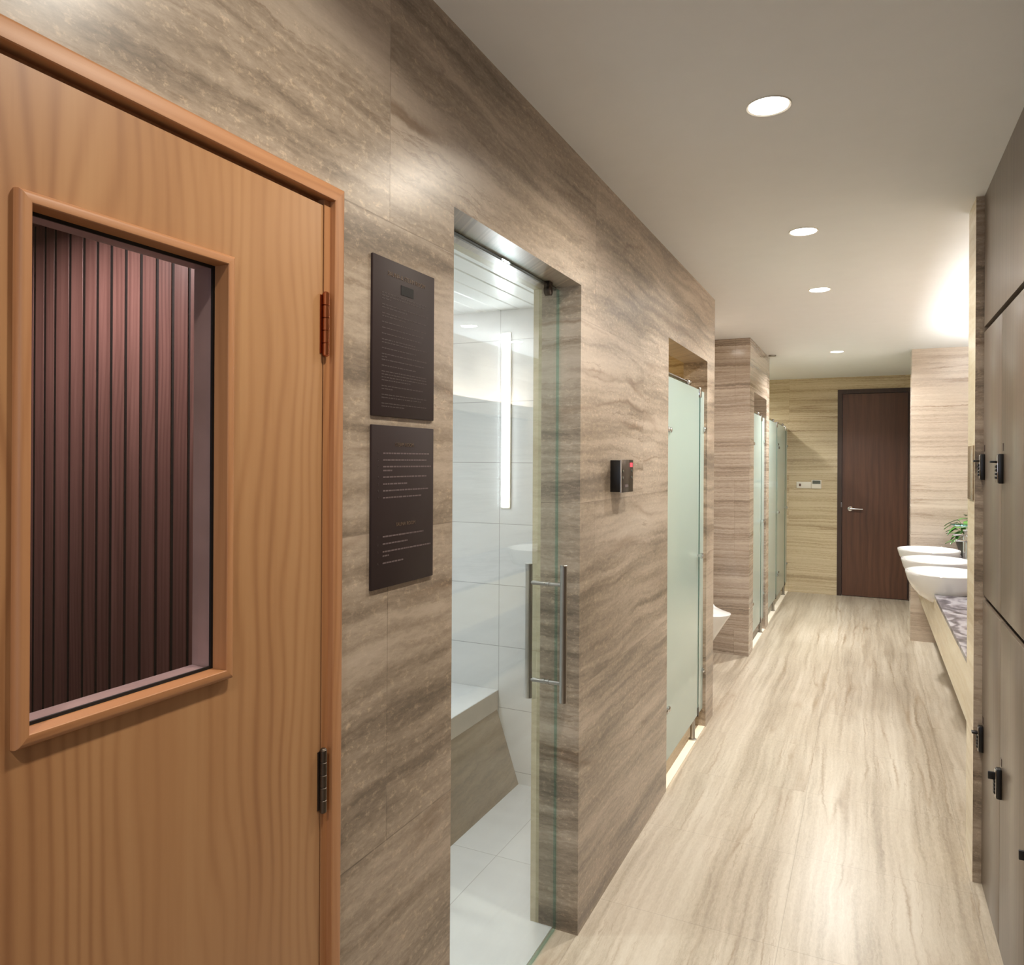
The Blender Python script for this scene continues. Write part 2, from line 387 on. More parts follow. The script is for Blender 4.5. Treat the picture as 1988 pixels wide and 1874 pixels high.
# ------------------------------------------------------------------ the setting
XL = -.845; CZ = 2.535; WB = -.984           # left wall face, ceiling height, left wall back
struct('floor', [(-2.7, 1.4, -1.8, 9.7, -.12, 0)], M['floor'], 'polished cream travertine floor with brown veins running down the corridor', 'floor')
struct('ceiling', [(-2.7, 1.4, -1.8, 9.7, CZ, CZ+.1)], M['ceiling'], 'plain white painted ceiling with a row of round downlights', 'ceiling')
DY0, DY1, DZ = .240, 1.042, 2.010            # sauna door opening
struct('wall_left', [
    (WB, XL, -1.7, DY0, 0, CZ), (WB, XL, DY0, DY1, DZ, CZ), (WB, XL, DY1, 1.458, 0, CZ),
    (WB, XL, 1.458, 2.285, 2.122, CZ), (WB, XL, 2.285, 3.468, 0, CZ), (WB, XL, 3.468, 4.405, 2.131, CZ),
    (WB, XL, 4.405, 4.63, 0, CZ)], M['wall'], 'grey brown veined travertine wall with the sauna and steam doors', 'wall')
struct('wall_left_far', [
    (WB, XL, 6.15, 6.385, 0, CZ), (WB, XL, 6.385, 7.215, 2.122, CZ), (WB, XL, 7.215, 7.43, 0, CZ),
    (-1.9, WB, 6.15, 6.30, 0, CZ), (-1.9, WB, 7.30, 7.43, 0, CZ)], M['wall_pale'], 'veined travertine pier between the urinal recess and the far cubicles', 'wall')
struct('wall_recess', [(-1.40, -1.25, 4.63, 6.15, 0, CZ)], M['wall_pale'], 'travertine back of the urinal recess', 'wall')
struct('wall_cubicle_side', [(-1.9, WB, 4.46, 4.63, 0, CZ)], M['wall_end'], 'travertine side wall of the near cubicle', 'wall')
struct('wall_cubicles', [(-2.05, -1.9, 3.40, 9.6, 0, CZ), (-1.9, WB, 3.26, 3.44, 0, CZ)], M['wall_end'], 'travertine back wall of the toilet cubicles', 'wall')
struct('ceiling_cubicle', [(-1.9, WB, 3.44, 4.46, 2.20, 2.26), (-1.9, WB, 6.30, 7.30, 2.20, 2.26)], M['wall_end'], 'lowered stone soffit over the near toilet cubicle', 'ceiling')
struct('wall_end', [(-1.9, -.316, 9.446, 9.6, 0, CZ), (-.316, .46, 9.446, 9.6, 2.39, CZ), (.46, 1.3, 9.446, 9.6, 0, CZ)], M['wall_end'], 'honey coloured travertine wall at the end of the corridor', 'wall')
struct('wall_vanity_return', [(.343, 1.3, 7.341, 7.55, 0, CZ)], M['wall_cream'], 'pale veined travertine wall closing off the far end of the vanity', 'wall')
struct('wall_right_far', [(.62, .75, 7.55, 9.446, 0, CZ)], M['wall_end'], 'travertine wall to the right of the end door', 'wall')
struct('wall_vanity', [(1.05, 1.2, 3.43, 7.341, 0, CZ)], M['wall_cream'], 'travertine wall behind the washbasins', 'wall')
pier = struct('wall_pier', [(.358, 1.2, 3.222, 3.43, 0, CZ)], [M['stone_trim'], M['wall']], 'cream stone pier between the lockers and the vanity', 'wall')
struct('wall_right_near', [(.385, .9, -1.7, 1.987, 0, CZ)], M['laminate'], 'grey brown laminate wall beside the lockers', 'wall')
wn = thing('window_1', 'pale daylit window behind the viewer', 'window', (-.25, -1.7, 1.0), None, 'structure')
bm = bmesh.new()
for b in ((-.75, -.70, 1.0, 2.3), (.20, .25, 1.0, 2.3), (-.70, .20, 1.0, 1.05), (-.70, .20, 2.25, 2.3)): bx(bm, b[0], b[1], -1.7, -1.66, b[2], b[3])
obj('frame', bm, M['steel'], wn)
part_box('pane', (-.70, .20, -1.695, -1.685, 1.05, 2.25), M['daylight'], wn)
struct('wall_behind', [(-1.0, 1.2, -1.8, -1.7, 0, CZ)], M['wall'], 'travertine wall at the near end of the corridor', 'wall')
for f in pier.data.polygons: f.material_index = 1 if f.normal.y < -.5 else 0  # light put into colour: shaded near face gets darker stone, lit side pale cream
# sauna room
bm = bmesh.new(); SY = 1.20
bx(bm, -2.4, -.99, SY+.010, SY+.05, 0, 2.15)
edges = [-1.299, -1.391, -1.445, -1.497, -1.551, -1.604, -1.656, -1.707, -1.758, -1.812, -1.870, -1.911, -1.954]
p0 = edges[1]
bxb(bm, edges[1]+.005, -.992, SY+.006, SY+.0102, 0, 2.15, b=.001, seg=1)
x = p0; i = 1
while x > -2.38:
    nx = edges[i+1] if i+1 < len(edges) else x-.05
    bxb(bm, nx+.0050, x-.0050, SY+.008, SY+.0102, 0, 2.15, b=.0006, seg=1); x = nx; i += 1
for f in bm.faces:
    f.material_index = 1 if f.calc_center_median().y > SY+.0103 or f.calc_area() > 1.5 else 0
tag(obj('wall_sauna_slats', bm, [M['cedar'], M['black']], origin=(0, 0, 0)), 'dark red brown vertical slat wall inside the sauna', 'wall', None, 'structure')
struct('wall_sauna_back', [(-2.5, -2.4, -.7, SY+.05, 0, 2.2), (-2.4, WB, -.8, -.7, 0, 2.2)], M['cedar'], 'dark cedar back of the sauna', 'wall')
struct('ceiling_sauna', [(-2.5, WB, -.8, SY+.05, 2.15, 2.2)], M['cedar'], 'dark cedar ceiling of the sauna', 'ceiling')
# steam room
struct('wall_steam_end', [(-2.4, WB-.03, 3.223, 3.26, 0, 2.33)], M['steam_wall_x'], 'large white tiles on the end wall of the steam room', 'wall')
struct('wall_steam_side', [(-2.45, -2.4, 1.40, 3.26, 0, 2.33), (-2.4, WB-.03, 1.38, 1.43, 0, 2.33)], M['steam_wall'], 'white tiled side of the steam room', 'wall')
struct('wall_steam_lining', [(WB-.03, WB, 2.285, 3.26, 0, 2.33), (WB-.03, WB, 1.40, 1.458, 0, 2.33), (WB-.03, WB, 1.458, 2.285, 2.122, 2.33)], M['lining'], 'cream lining edge on the inside of the steam room doorway', 'wall')
bm = bmesh.new(); x = WB-.03
while x > -2.4:
    bxb(bm, x-.096, x-.002, 1.43, 3.223, 2.272, 2.284, b=.004, seg=1); x -= .098
bx(bm, -2.4, WB-.03, 1.43, 3.223, 2.29, 2.33)
for f in bm.faces: f.material_index = 1 if f.calc_center_median().z > 2.286 else 0
tag(obj('ceiling_steam', bm, [M['steam_ceiling'], M['dim_ink']], origin=(0, 0, 0)), 'white strip ceiling of the steam room', 'ceiling', None, 'structure')
struct('floor_steam', [(-2.4, -.935, 1.43, 3.223, 0, .004)], M['steam_floor'], 'white tiled floor of the steam room', 'floor')
# white sills under the cubicle fronts
struct('trim_1', [(-.886, -.848, 3.470, 4.403, 0, .006)], M['marble_white'], 'white stone sill under the near cubicle front', 'sill')
struct('trim_2', [(-.886, -.848, 6.387, 7.213, 0, .006)], M['marble_white'], 'white stone sill under the middle cubicle front', 'sill')
struct('trim_3', [(-.90, -.848, 7.432, 9.444, 0, .006)], M['marble_white'], 'white stone sill under the far cubicle fronts', 'sill')

# ------------------------------------------------------------------ sauna door
d1 = thing('door_1', 'orange pine sauna door with a framed window onto dark slats', 'door', (XL, .66, 0), None, 'structure')
DF = -.8445                                  # face of the leaf
Wy0, Wy1, Wz0, Wz1 = .5127, .7922, 1.244, 1.8305
bm = bmesh.new()
L0, L1, LT = .271, 1.0105, 1.985
e_ = .004
for b in ((L0, Wy0-e_, .006, LT), (Wy1+e_, L1, .006, LT), (Wy0-e_, Wy1+e_, .006, Wz0-e_), (Wy0-e_, Wy1+e_, Wz1+e_, LT)):
    bx(bm, DF-.042, DF, *b)
obj('leaf', bm, M['pine'], d1)
bm = bmesh.new()
sweep_frame(bm, .253, 1.0287, 0, 1.9962, [(0, -.03), (0, .0115), (.0012, .013), (.0215, .013), (.0250, .0115), (.0272, .0080), (.0275, -.001), (.012, -.001), (.012, -.03)], XL, 3)
# stop strip behind the leaf, seen as a slim jamb beside the hinges
obj('casing', bm, [M['pine_trim_v'], M['pine_trim_h']], d1, smooth=True)
bm = bmesh.new(); bx(bm, -.90, -.8437, 1.0128, 1.0290, 0, 1.9965); bx(bm, -.90, -.8437, .2527, .2690, 0, 1.9965); bx(bm, -.90, -.858, .2690, 1.0128, 1.9875, 1.9965)
obj('jamb', bm, M['pine_trim_v'], d1)
part_box('door_stop', (-.93, -.892, .2527, 1.029, 1.975, 2.008), M['black'], d1)
bm = bmesh.new()
fl = sweep_frame(bm, Wy0, Wy1, Wz0, Wz1, [(0, -.016), (0, .0105), (.0010, .0116), (.0085, .0120), (.0115, .0112), (.0138, .0085), (.0146, .004), (.0146, .0002), (.003, .0002), (.003, -.016)], DF)
obj('window_moulding', bm, [M['pine_trim_v'], M['pine_trim_h']], d1, smooth=True)
bm = bmesh.new()
sweep_frame(bm, Wy0+.004, Wy1-.004, Wz0+.004, Wz1-.004, [(0, -.0195), (0, -.0162), (.0045, -.0162), (.0045, -.0195)], DF)
obj('glazing_gasket', bm, M['black'], d1)
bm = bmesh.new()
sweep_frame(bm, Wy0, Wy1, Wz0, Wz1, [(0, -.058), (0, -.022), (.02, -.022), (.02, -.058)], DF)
obj('inner_lining', bm, M['lit_lining'], d1)
part_box('glass_pane', (DF-.0215, DF-.0180, Wy0+.001, Wy1-.001, Wz0+.001, Wz1-.001), M['glass_dark'], d1)
for z0, mat, lab in ((1.727, 'bronze', 'copper coloured hinge'), (.945, 'dull_steel', 'grey steel hinge')):
    hx, hy = -.8385, 1.0122
    bm = bmesh.new(); bx(bm, -.8444, -.8428, 1.0035, hy, z0+.004, z0+.104); bx(bm, -.8437, -.8420, hy, 1.020, z0+.004, z0+.104)
    hg = obj('hinge', bm, M[mat], d1); hg['label'] = lab
    for kk in range(5):
        h0 = z0+kk*.0216
        bm = bmesh.new()
        lathe(bm, [(.0052, 0), (.0061, .0007), (.0061, .0203), (.0052, .0210)], (hx, hy, h0), n=18)
        obj('knuckle', bm, M[mat], hg, smooth=True)
    bm = bmesh.new(); lathe(bm, [(.0035, -.0015), (.0048, 0), (.0048, .108), (.0035, .1095)], (hx, hy, z0), n=16)
    obj('pin', bm, M[mat], hg, smooth=True)

# ------------------------------------------------------------------ sign boards
def words(bm, y0, y1, z, h, X, rnd):
    """a line of print too small to read: word-long strokes"""
    y = y0
    while y < y1-.003:
        w = min(rnd.uniform(.004, .013), y1-y)
        bx(bm, X, X+.0003, y, y+w, z-h/2, z+h/2); y += w+.0018
rnd = random.Random(3)
SX = XL+.0055
s1 = thing('sign_board', 'upper dark brown notice board with a small black window under its heading', 'sign', (XL, 1.257, 1.633), 'dark notice boards beside the steam door')
part_box('panel', (XL, SX, 1.147, 1.367, 1.633, 1.939), M['sign'], s1, .0012)
bm = bmesh.new(); text_mesh(bm, 'SAUNA & STEAM ROOM', .0125, 1.262, 1.911, SX+.0002); obj('heading', bm, M['gold_ink'], s1)
part_box('display', (SX-.003, SX+.0006, 1.240, 1.285, 1.878, 1.897), M['black'], s1)
bm = bmesh.new(); z = 1.871
for i, (n_, ln) in enumerate([(2, .16), (2, .15), (1, .03), (0, 0), (2, .165), (1, .09), (0, 0), (2, .16), (1, .08), (0, 0), (1, .16), (0, 0), (1, .15), (0, 0), (1, .14), (0, 0), (1, .12), (1, .16), (0, 0), (1, .12), (0, 0), (1, .16), (1, .02), (1, .15), (0, 0), (1, .12), (0, 0), (1, .16), (1, .16), (1, .165), (1, .10), (0, 0), (1, .15), (1, .04), (0, 0), (1, .16), (1, .14), (0, 0), (1, .16), (1, .08)]):
    if n_: words(bm, 1.176, 1.176+ln, z, .0016, SX, rnd)
    z -= .0056
obj('small_print', bm, M['dim_ink'], s1)
s2 = thing('sign_board', 'lower dark brown notice board with numbered steam and sauna instructions', 'sign', (XL, 1.257, 1.302), 'dark notice boards beside the steam door')
part_box('panel', (XL, SX, 1.147, 1.367, 1.302, 1.616), M['sign'], s2, .0012)
bm = bmesh.new(); text_mesh(bm, 'STEAM ROOM', .0105, 1.256, 1.579, SX+.0002); obj('heading', bm, M['gold_ink'], s2)
bm = bmesh.new(); text_mesh(bm, 'SAUNA ROOM', .0105, 1.262, 1.421, SX+.0002); obj('heading', bm, M['gold_ink'], s2)
for block in ([('1', 1.562, .165), ('2', 1.549, .155), ('3', 1.536, .182), ('', 1.5285, .03), ('4', 1.516, .155), ('5', 1.5025, .085), ('6', 1.4895, .162), ('7', 1.476, .135)],
                 [('1', 1.401, .145), ('2', 1.387, .085), ('3', 1.372, .18), ('', 1.364, .02), ('4', 1.350, .07)]):
    bm = bmesh.new(); bn = bmesh.new()
    for q, z, ln in block:
        words(bm, 1.183, min(1.183+ln, 1.356), z, .0028, SX, rnd)
        if q: text_mesh(bn, q, .0065, 1.167, z, SX+.0002)
    obj('small_print', bm, M['grey_ink'], s2); obj('numbering', bn, M['dim_ink'], s2)

# ------------------------------------------------------------------ steam room door and fittings
GX = -.925
d3 = thing('door_2', 'clear frameless glass steam room door with a steel bar handle', 'glass door', (GX, 1.87, 0), None, 'structure')
bm = bmesh.new(); vs, fs = bx(bm, GX-.005, GX+.005, 1.452, 2.280, .006, 2.112)
for f in fs: f.material_index = 0 if abs(f.calc_center_median().x-GX) > .004 else 1
obj('glass_pane', bm, [M['glass'], M['glass_green']], d3)
HY = 2.199
hd = None
bm = bmesh.new(); lathe(bm, [(.0105, .781), (.0115, .782), (.0115, 1.217), (.0105, 1.218)], (-.867, HY, 0), n=20)
hd = obj('pull_handle', bm, M['steel'], d3, smooth=True)
bm = bmesh.new(); lathe(bm, [(.0105, .781), (.0115, .782), (.0115, 1.215), (.0105, 1.216)], (-.987, HY, 0), n=20); obj('inner_bar', bm, M['steel'], hd, smooth=True)
for z in (1.155, .842):
    bm = bmesh.new(); lathe(bm, [(.0065, -.060), (.0065, -.010), (.0085, -.0095), (.0085, -.0055), (.0065, -.0054), (.0065, .0054), (.0085, .0055), (.0085, .0095), (.0065, .010), (.0065, .056)], (GX, HY, z), 'X', n=18)
    obj('standoff', bm, M['steel'], hd, smooth=True)
bm = bmesh.new(); lathe(bm, [(.012, -.011), (.017, -.009), (.017, .009), (.012, .011)], (GX, 2.198, 2.094), 'X', n=24); bx(bm, GX-.009, GX+.009, 2.184, 2.212, 2.094, 2.121)
obj('pivot_clamp', bm, M['dark_metal'], d3, smooth=True)
part_box('top_channel', (GX-.016, GX-.008, 1.46, 2.283, 2.112, 2.1215), M['dark_metal'], d3)
t = thing('bench', 'white topped bench with a sloping brown stone front inside the steam room', 'bench', (-1.9, 2.3, .004))
bm = bmesh.new(); bxb(bm, -2.395, -1.606, 1.435, 3.221, .345, .440, b=.003, seg=2)
for f in bm.faces: f.material_index = 0 if f.calc_center_median().z > .436 else 1
obj('seat_slab', bm, [M['steam_slab'], M['beige_edge']], t)
bm = bmesh.new()
pr = [(-2.395, .0042), (-1.495, .0042), (-1.612, .345), (-2.395, .345)]
A = [bm.verts.new((x, 1.435, z)) for x, z in pr]; B = [bm.verts.new((x, 3.221, z)) for x, z in pr]
for i in range(4): bm.faces.new((A[i], A[(i+1) % 4], B[(i+1) % 4], B[i]))
bm.faces.new(A); bm.faces.new(B); obj('front_panel', bm, M['bench_stone'], t)
t = thing('wall_light', 'tall vertical white strip light on the tiled wall of the steam room', 'light', (-1.568, 3.223, 1.322))
part_box('housing', (-1.594, -1.544, 3.212, 3.223, 1.318, 2.164), M['white_plastic'], t, .002)
part_box('tube', (-1.588, -1.550, 3.203, 3.2125, 1.324, 2.158), M['led'], t, .003)
# control unit
t = thing('control_panel', 'black wall controller with a red display right of the steam room door', 'control panel', (XL, 2.6, 1.434))
PX = XL+.040
part_box('housing', (XL-.004, PX, 2.600, 2.742, 1.436, 1.552), M['black_plastic'], t, .002)
part_box('face_plate', (PX, PX+.003, 2.597, 2.745, 1.434, 1.554), M['dark_metal'], t, .0012)
part_box('edge_strip', (PX-.001, PX+.0034, 2.594, 2.5975, 1.434, 1.554), M['chrome'], t)
part_box('display', (PX+.003, PX+.0042, 2.705, 2.735, 1.527, 1.543), M['red_led'], t)
for y, z in ((2.615, 1.512), (2.615, 1.488), (2.725, 1.512), (2.725, 1.488)):
    bm = bmesh.new(); lathe(bm, [(.005, .003), (.005, .0045), (.003, .0050)], (PX, y, z), 'X', n=14); obj('button', bm, M['lcd'], t, smooth=True)
part_box('badge', (PX+.003, PX+.0038, 2.640, 2.680, 1.453, 1.463), M['grey_ink'], t)

# ------------------------------------------------------------------ toilet cubicle fronts
def knob(bm, X, y, z, s=1):
    lathe(bm, [(.007, 0), (.007, .010), (.013, .012), (.0165, .022), (.0150, .032), (.008, .036)], (X, y, z), 'X', n=20)
    lathe(bm, [(.007, 0), (.007, -.008), (.012, -.010), (.012, -.016), (.007, -.018)], (X-.012, y, z), 'X', n=20)
def panel(name, X, y0, y1, z0, z1, t):
    bm = bmesh.new(); vs, fs = bx(bm, X-.006, X+.006, y0, y1, z0, z1)
    for f in fs: f.material_index = 0 if abs(f.calc_center_median().x-X) > .005 else 1
    return obj(name, bm, [M['frost'], M['frost_edge']], t)
def cubicle(label, X, y0, seam, y1, leg_y, zb=.115, zt=1.955, gap=.012):
    t = thing('cubicle_front', label, 'toilet cubicle front', (X, (y0+y1)/2, .006), 'frosted glass cubicle fronts')
    d = panel('door_panel', X, y0, seam-.004, zb, zt, t)
    panel('side_panel', X, seam+.006, y1-gap, zb, zt-.004, t)
    part_box('edge_seal', (X-.008, X+.009, seam-.006, seam+.007, zb, zt-.002), M['frost_edge'], t)
    bm = bmesh.new(); knob(bm, X+.006, seam-.035, 1.02); obj('knob', bm, M['chrome'], d, smooth=True)
    for z in (1.70, .36):
        bm = bmesh.new()
        for yy in (y0+.035, y0+.078):
            lathe(bm, [(.010, 0), (.014, .002), (.014, .010), (.010, .013)], (X+.006, yy, z), 'X', n=18)
        bx(bm, X+.006, X+.010, y0+.03, y0+.085, z-.008, z+.008)
        obj('hinge', bm, M['chrome'], d, smooth=True)
    bm = bmesh.new(); bxb(bm, X-.012, X+.014, seam-.022, seam+.022, zt-.045, zt+.014, b=.005)
    obj('top_clamp', bm, M['chrome'], t, smooth=True)
    for z in (zt-.22, .34):
        bm = bmesh.new(); lathe(bm, [(.008, 0), (.014, .002), (.014, .010), (.008, .014)], (X+.006, y1-gap-.02, z), 'X', n=18)
        bx(bm, X-.004, X+.004, y1-gap, y1, z-.012, z+.012); obj('wall_clip', bm, M['chrome'], t, smooth=True)
    bm = bmesh.new(); bxb(bm, X-.010, X+.010, seam-.012, seam+.014, zb-.01, zb+.04, b=.003); obj('bottom_clamp', bm, M['dark_metal'], t, smooth=True)
    bm = bmesh.new(); lathe(bm, [(.022, 0), (.022, .004), (.0135, .006), (.0135, zb-.004)], (X-.003, leg_y, .006), n=20); obj('leg', bm, M['steel'], t, smooth=True)
    bm = bmesh.new(); tube(bm, [(X, y0, zt+.014), (X, y0+(seam-y0)*.60, zt+.014)], .010, 14)
    lathe(bm, [(.012, 0), (.015, .004), (.015, .016), (.010, .020), (.010, .030), (.015, .034), (.015, .050), (.011, .054)], (X, y0+(seam-y0)*.60, zt+.014), 'Y', n=18)
    obj('top_rail', bm, M['chrome'], t, smooth=True)
    return t
cubicle('large pale green frosted glass cubicle front nearest the steam room door', -.866, 3.473, 4.262, 4.402, 4.165)
cubicle('frosted glass cubicle front set in the pier beyond the urinal', -.866, 6.390, 6.98, 7.212, 7.05)
cubicle('green frosted glass cubicle front just beyond the pier', -.872, 7.434, 8.28, 8.40, 8.12, gap=.004)
cubicle('last frosted glass cubicle front against the end wall', -.872, 8.404, 9.20, 9.440, 9.16)
struct('wall_cubicle_divider', [(-1.9, -.885, 8.395, 8.409, .12, 1.95)], M['frost'], 'frosted glass divider between the two far cubicles', 'wall')

# ------------------------------------------------------------------ urinal
t = thing('urinal', 'white ceramic urinal with a pointed lip in the recess past the near cubicle', 'urinal', (-1.25, 5.45, .26))
bm = bmesh.new(); N = 28; UY = 5.45
sec = [(.10, .04, .05, 0), (.13, .09, .075, 0), (.20, .175, .11, 0), (.27, .256, .135, 0), (.36, .310, .155, 0), (.43, .352, .168, 0), (.462, .374, .174, 0), (.474, .378, .176, 0), (.482, .370, .176, .03),
       (.50, .356, .177, .10), (.56, .306, .178, .15), (.63, .256, .176, .15), (.70, .215, .172, .13), (.80, .175, .164, .09), (.88, .150, .152, .05), (.92, .138, .142, 0), (.95, .11, .125, 0), (.965, .07, .10, 0)]
rings = []
for z, dep, hw, dish in sec:
    z -= .014
    ring = []
    for i in range(N+1):
        a = math.pi*i/N; s_ = math.cos(a); c_ = max(0.0, math.sin(a))
        t_ = max(0.0, (c_-.45)/.55); t_ = t_*t_*(3-2*t_)
        ring.append(bm.verts.new((-1.25+dep*c_**.62-dish*t_, UY+hw*s_, z)))
    rings.append(ring)
for a, b in zip(rings, rings[1:]):
    for i in range(N): bm.faces.new((a[i], a[i+1], b[i+1], b[i]))
    bm.faces.new((a[0], b[0], b[-1], a[-1]))
bm.faces.new(rings[0]); bm.faces.new(rings[-1])
obj('bowl', bm, M['ceramic'], t, smooth=True)
bm = bmesh.new(); lathe(bm, [(.024, 0), (.024, .006), (.014, .01), (.014, .05)], (-1.25, UY, 1.10), 'X', n=20)
tube(bm, [(-1.22, UY, 1.10), (-1.20, UY, 1.09), (-1.195, UY, 1.05), (-1.195, UY, .955)], .010, 12); obj('flush_pipe', bm, M['chrome'], t, smooth=True)

# ------------------------------------------------------------------ end door
EY = 9.446
d2 = thing('door_3', 'tall dark walnut door with a chrome lever at the end of the corridor', 'door', (.07, EY, 0), None, 'structure')
bm = bmesh.new()
for b in ((-.316, -.268, 0, 2.39), (.412, .46, 0, 2.39), (-.268, .412, 2.342, 2.39)): bx(bm, b[0], b[1], EY-.008, EY+.12, b[2], b[3])
obj('frame', bm, M['walnut_frame'], d2)
part_box('leaf', (-.264, .408, EY+.012, EY+.055, .006, 2.338), M['walnut'], d2)
bm = bmesh.new(); lathe(bm, [(.027, 0), (.027, -.008), (.011, -.010), (.011, -.048)], (-.178, EY+.012, 1.012), 'Y', n=24)
lh = obj('lever_handle', bm, M['chrome'], d2, smooth=True)
bm = bmesh.new(); tube(bm, [(-.183, EY-.032, 1.012), (-.150, EY-.034, 1.012), (-.045, EY-.034, 1.010)], [.010, .009, .007], 14); obj('lever', bm, M['chrome'], lh, smooth=True)
part_box('strike_plate', (-.276, -.266, EY-.010, EY-.007, 1.025, 1.085), M['chrome'], d2)
t = thing('switch_plate', 'wide white switch plate with a small dark red rocker on the honey wall', 'switch', (-.68, EY, 1.238))
part_box('plate', (-.760, -.598, EY-.011, EY, 1.238, 1.314), M['white_plastic'], t, .003)
part_box('rocker', (-.732, -.710, EY-.015, EY-.011, 1.262, 1.292), M['walnut'], t, .001)
t = thing('thermostat', 'cream wall thermostat with a grey screen left of the walnut door', 'thermostat', (-.54, EY, 1.236))
part_box('body', (-.594, -.486, EY-.018, EY+.004, 1.236, 1.338), M['white_plastic'], t, .004)
part_box('screen', (-.584, -.496, EY-.0195, EY-.018, 1.292, 1.332), M['lcd'], t)

# ------------------------------------------------------------------ vanity
XF = .36; ZT = .775; ZB = .522
t = thing('vanity_counter', 'long stone vanity counter with grey marble top and cream apron under the basins', 'counter', (.7, 5.38, 0))
BY = [6.50, 5.84, 5.21]
part_box('countertop', (XF-.001, 1.048, 3.4315, 7.3395, ZT-.02, ZT), M['marble'], t)
part_box('apron', (XF, XF+.020, 3.4315, 7.3395, ZB, ZT-.0201), M['stone_trim'], t)
part_box('underside', (XF+.02, 1.048, 3.4315, 7.3395, ZB, ZB+.02), M['stone_trim'], t)
part_box('plinth', (.56, 1.048, 3.4315, 7.3395, 0, ZB), M['wall_pale'], t)
def basin(y, label):
    t = thing('washbasin', label, 'washbasin', (.42, y, ZT), 'white oval washbasins along the vanity')
    cx = .425; bm = bmesh.new(); N = 56; RZ = .888
    # outer shell: an oval bowl that leans out over the apron and sits on the counter
    def ring(rx, ry, z, dx=0): return [bm.verts.new((cx+dx+rx*math.cos(2*math.pi*i/N), y+ry*math.sin(2*math.pi*i/N), z)) for i in range(N)]
    rs = [ring(.060, .100, .700, .02), ring(.105, .140, .712, .012), ring(.150, .182, .745, .008), ring(.182, .212, .790, .003), ring(.201, .232, .835), ring(.211, .244, .872), ring(.213, .247, .884), ring(.211, .245, RZ), ring(.203, .237, RZ+.0005), ring(.198, .232, RZ-.004),
          ring(.185, .216, .86), ring(.160, .188, .82), ring(.115, .138, .785), ring(.050, .060, .772)]
    for a, b in zip(rs, rs[1:]):
        for i in range(N): bm.faces.new((a[i], a[(i+1) % N], b[(i+1) % N], b[i]))
    bm.faces.new(rs[0]); bm.faces.new(rs[-1])
    o = obj('bowl', bm, M['ceramic'], t, smooth=True)
    bm = bmesh.new(); lathe(bm, [(.020, 0), (.020, .003), (.014, .005)], (cx, y, .7725), n=24); obj('drain', bm, M['chrome'], t, smooth=True)
basin(BY[0], 'white oval washbasin farthest away, beside the plant'); basin(BY[1], 'middle white oval washbasin on the vanity'); basin(BY[2], 'nearest white oval washbasin, overhanging the cream apron')
def tap(x, y, label):
    t = thing('basin_tap', label, 'tap', (x, y, ZT), 'tall chrome taps behind the basins')
    bm = bmesh.new(); lathe(bm, [(.026, 0), (.026, .006), (.021, .010), (.021, .225), (.019, .230)], (x, y, ZT), n=24); obj('column', bm, M['chrome'], t, smooth=True)
    bm = bmesh.new(); bxb(bm, x-.085, x+.012, y-.011, y+.011, ZT+.226, ZT+.240, b=.003); obj('spout', bm, M['chrome'], t, smooth=True)
    bm = bmesh.new(); lathe(bm, [(.012, 0), (.012, .022), (.018, .025)], (x, y, ZT+.240), n=20); bxb(bm, x-.022, x+.060, y-.014, y+.014, ZT+.262, ZT+.276, b=.004); obj('lever', bm, M['chrome'], t, smooth=True)
tap(.668, BY[0]-.02, 'tall chrome tap behind the farthest washbasin'); tap(.640, BY[1]+.18, 'chrome tap behind the middle washbasin, half hidden by the pier')
t = thing('glass_shelf', 'clear glass shelf above the plant at the end of the vanity', 'shelf', (.8, 6.95, 1.04))
bm = bmesh.new(); vs, fs = bx(bm, .600, 1.049, 6.78, 6.92, 1.058, 1.066)
for f in fs: f.material_index = 0 if abs(f.normal.z if f.normal.length else 0) > .5 else 1
obj('pane', bm, [M['glass'], M['glass_green']], t)
bm = bmesh.new(); tube(bm, [(1.049, 6.80, 1.052), (.62, 6.80, 1.052)], .004, 10); tube(bm, [(1.049, 6.90, 1.052), (.62, 6.90, 1.052)], .004, 10); obj('bracket', bm, M['chrome'], t, smooth=True)
t = thing('potted_plant', 'small green leafy plant in a dark olive pot at the end of the vanity', 'plant', (.775, 7.12, ZT))
pc = (.775, 7.12)
bm = bmesh.new(); lathe(bm, [(.070, 0), (.085, .02), (.110, .10), (.118, .140), (.112, .142), (.104, .125)], (*pc, ZT), n=32); obj('pot', bm, M['pot'], t, smooth=True)
bm = bmesh.new(); lathe(bm, [(.103, .10), (.103, .126)], (*pc, ZT), n=24); obj('soil', bm, M['soil'], t)
bs = bmesh.new(); bl = bmesh.new(); rr = random.Random(11)
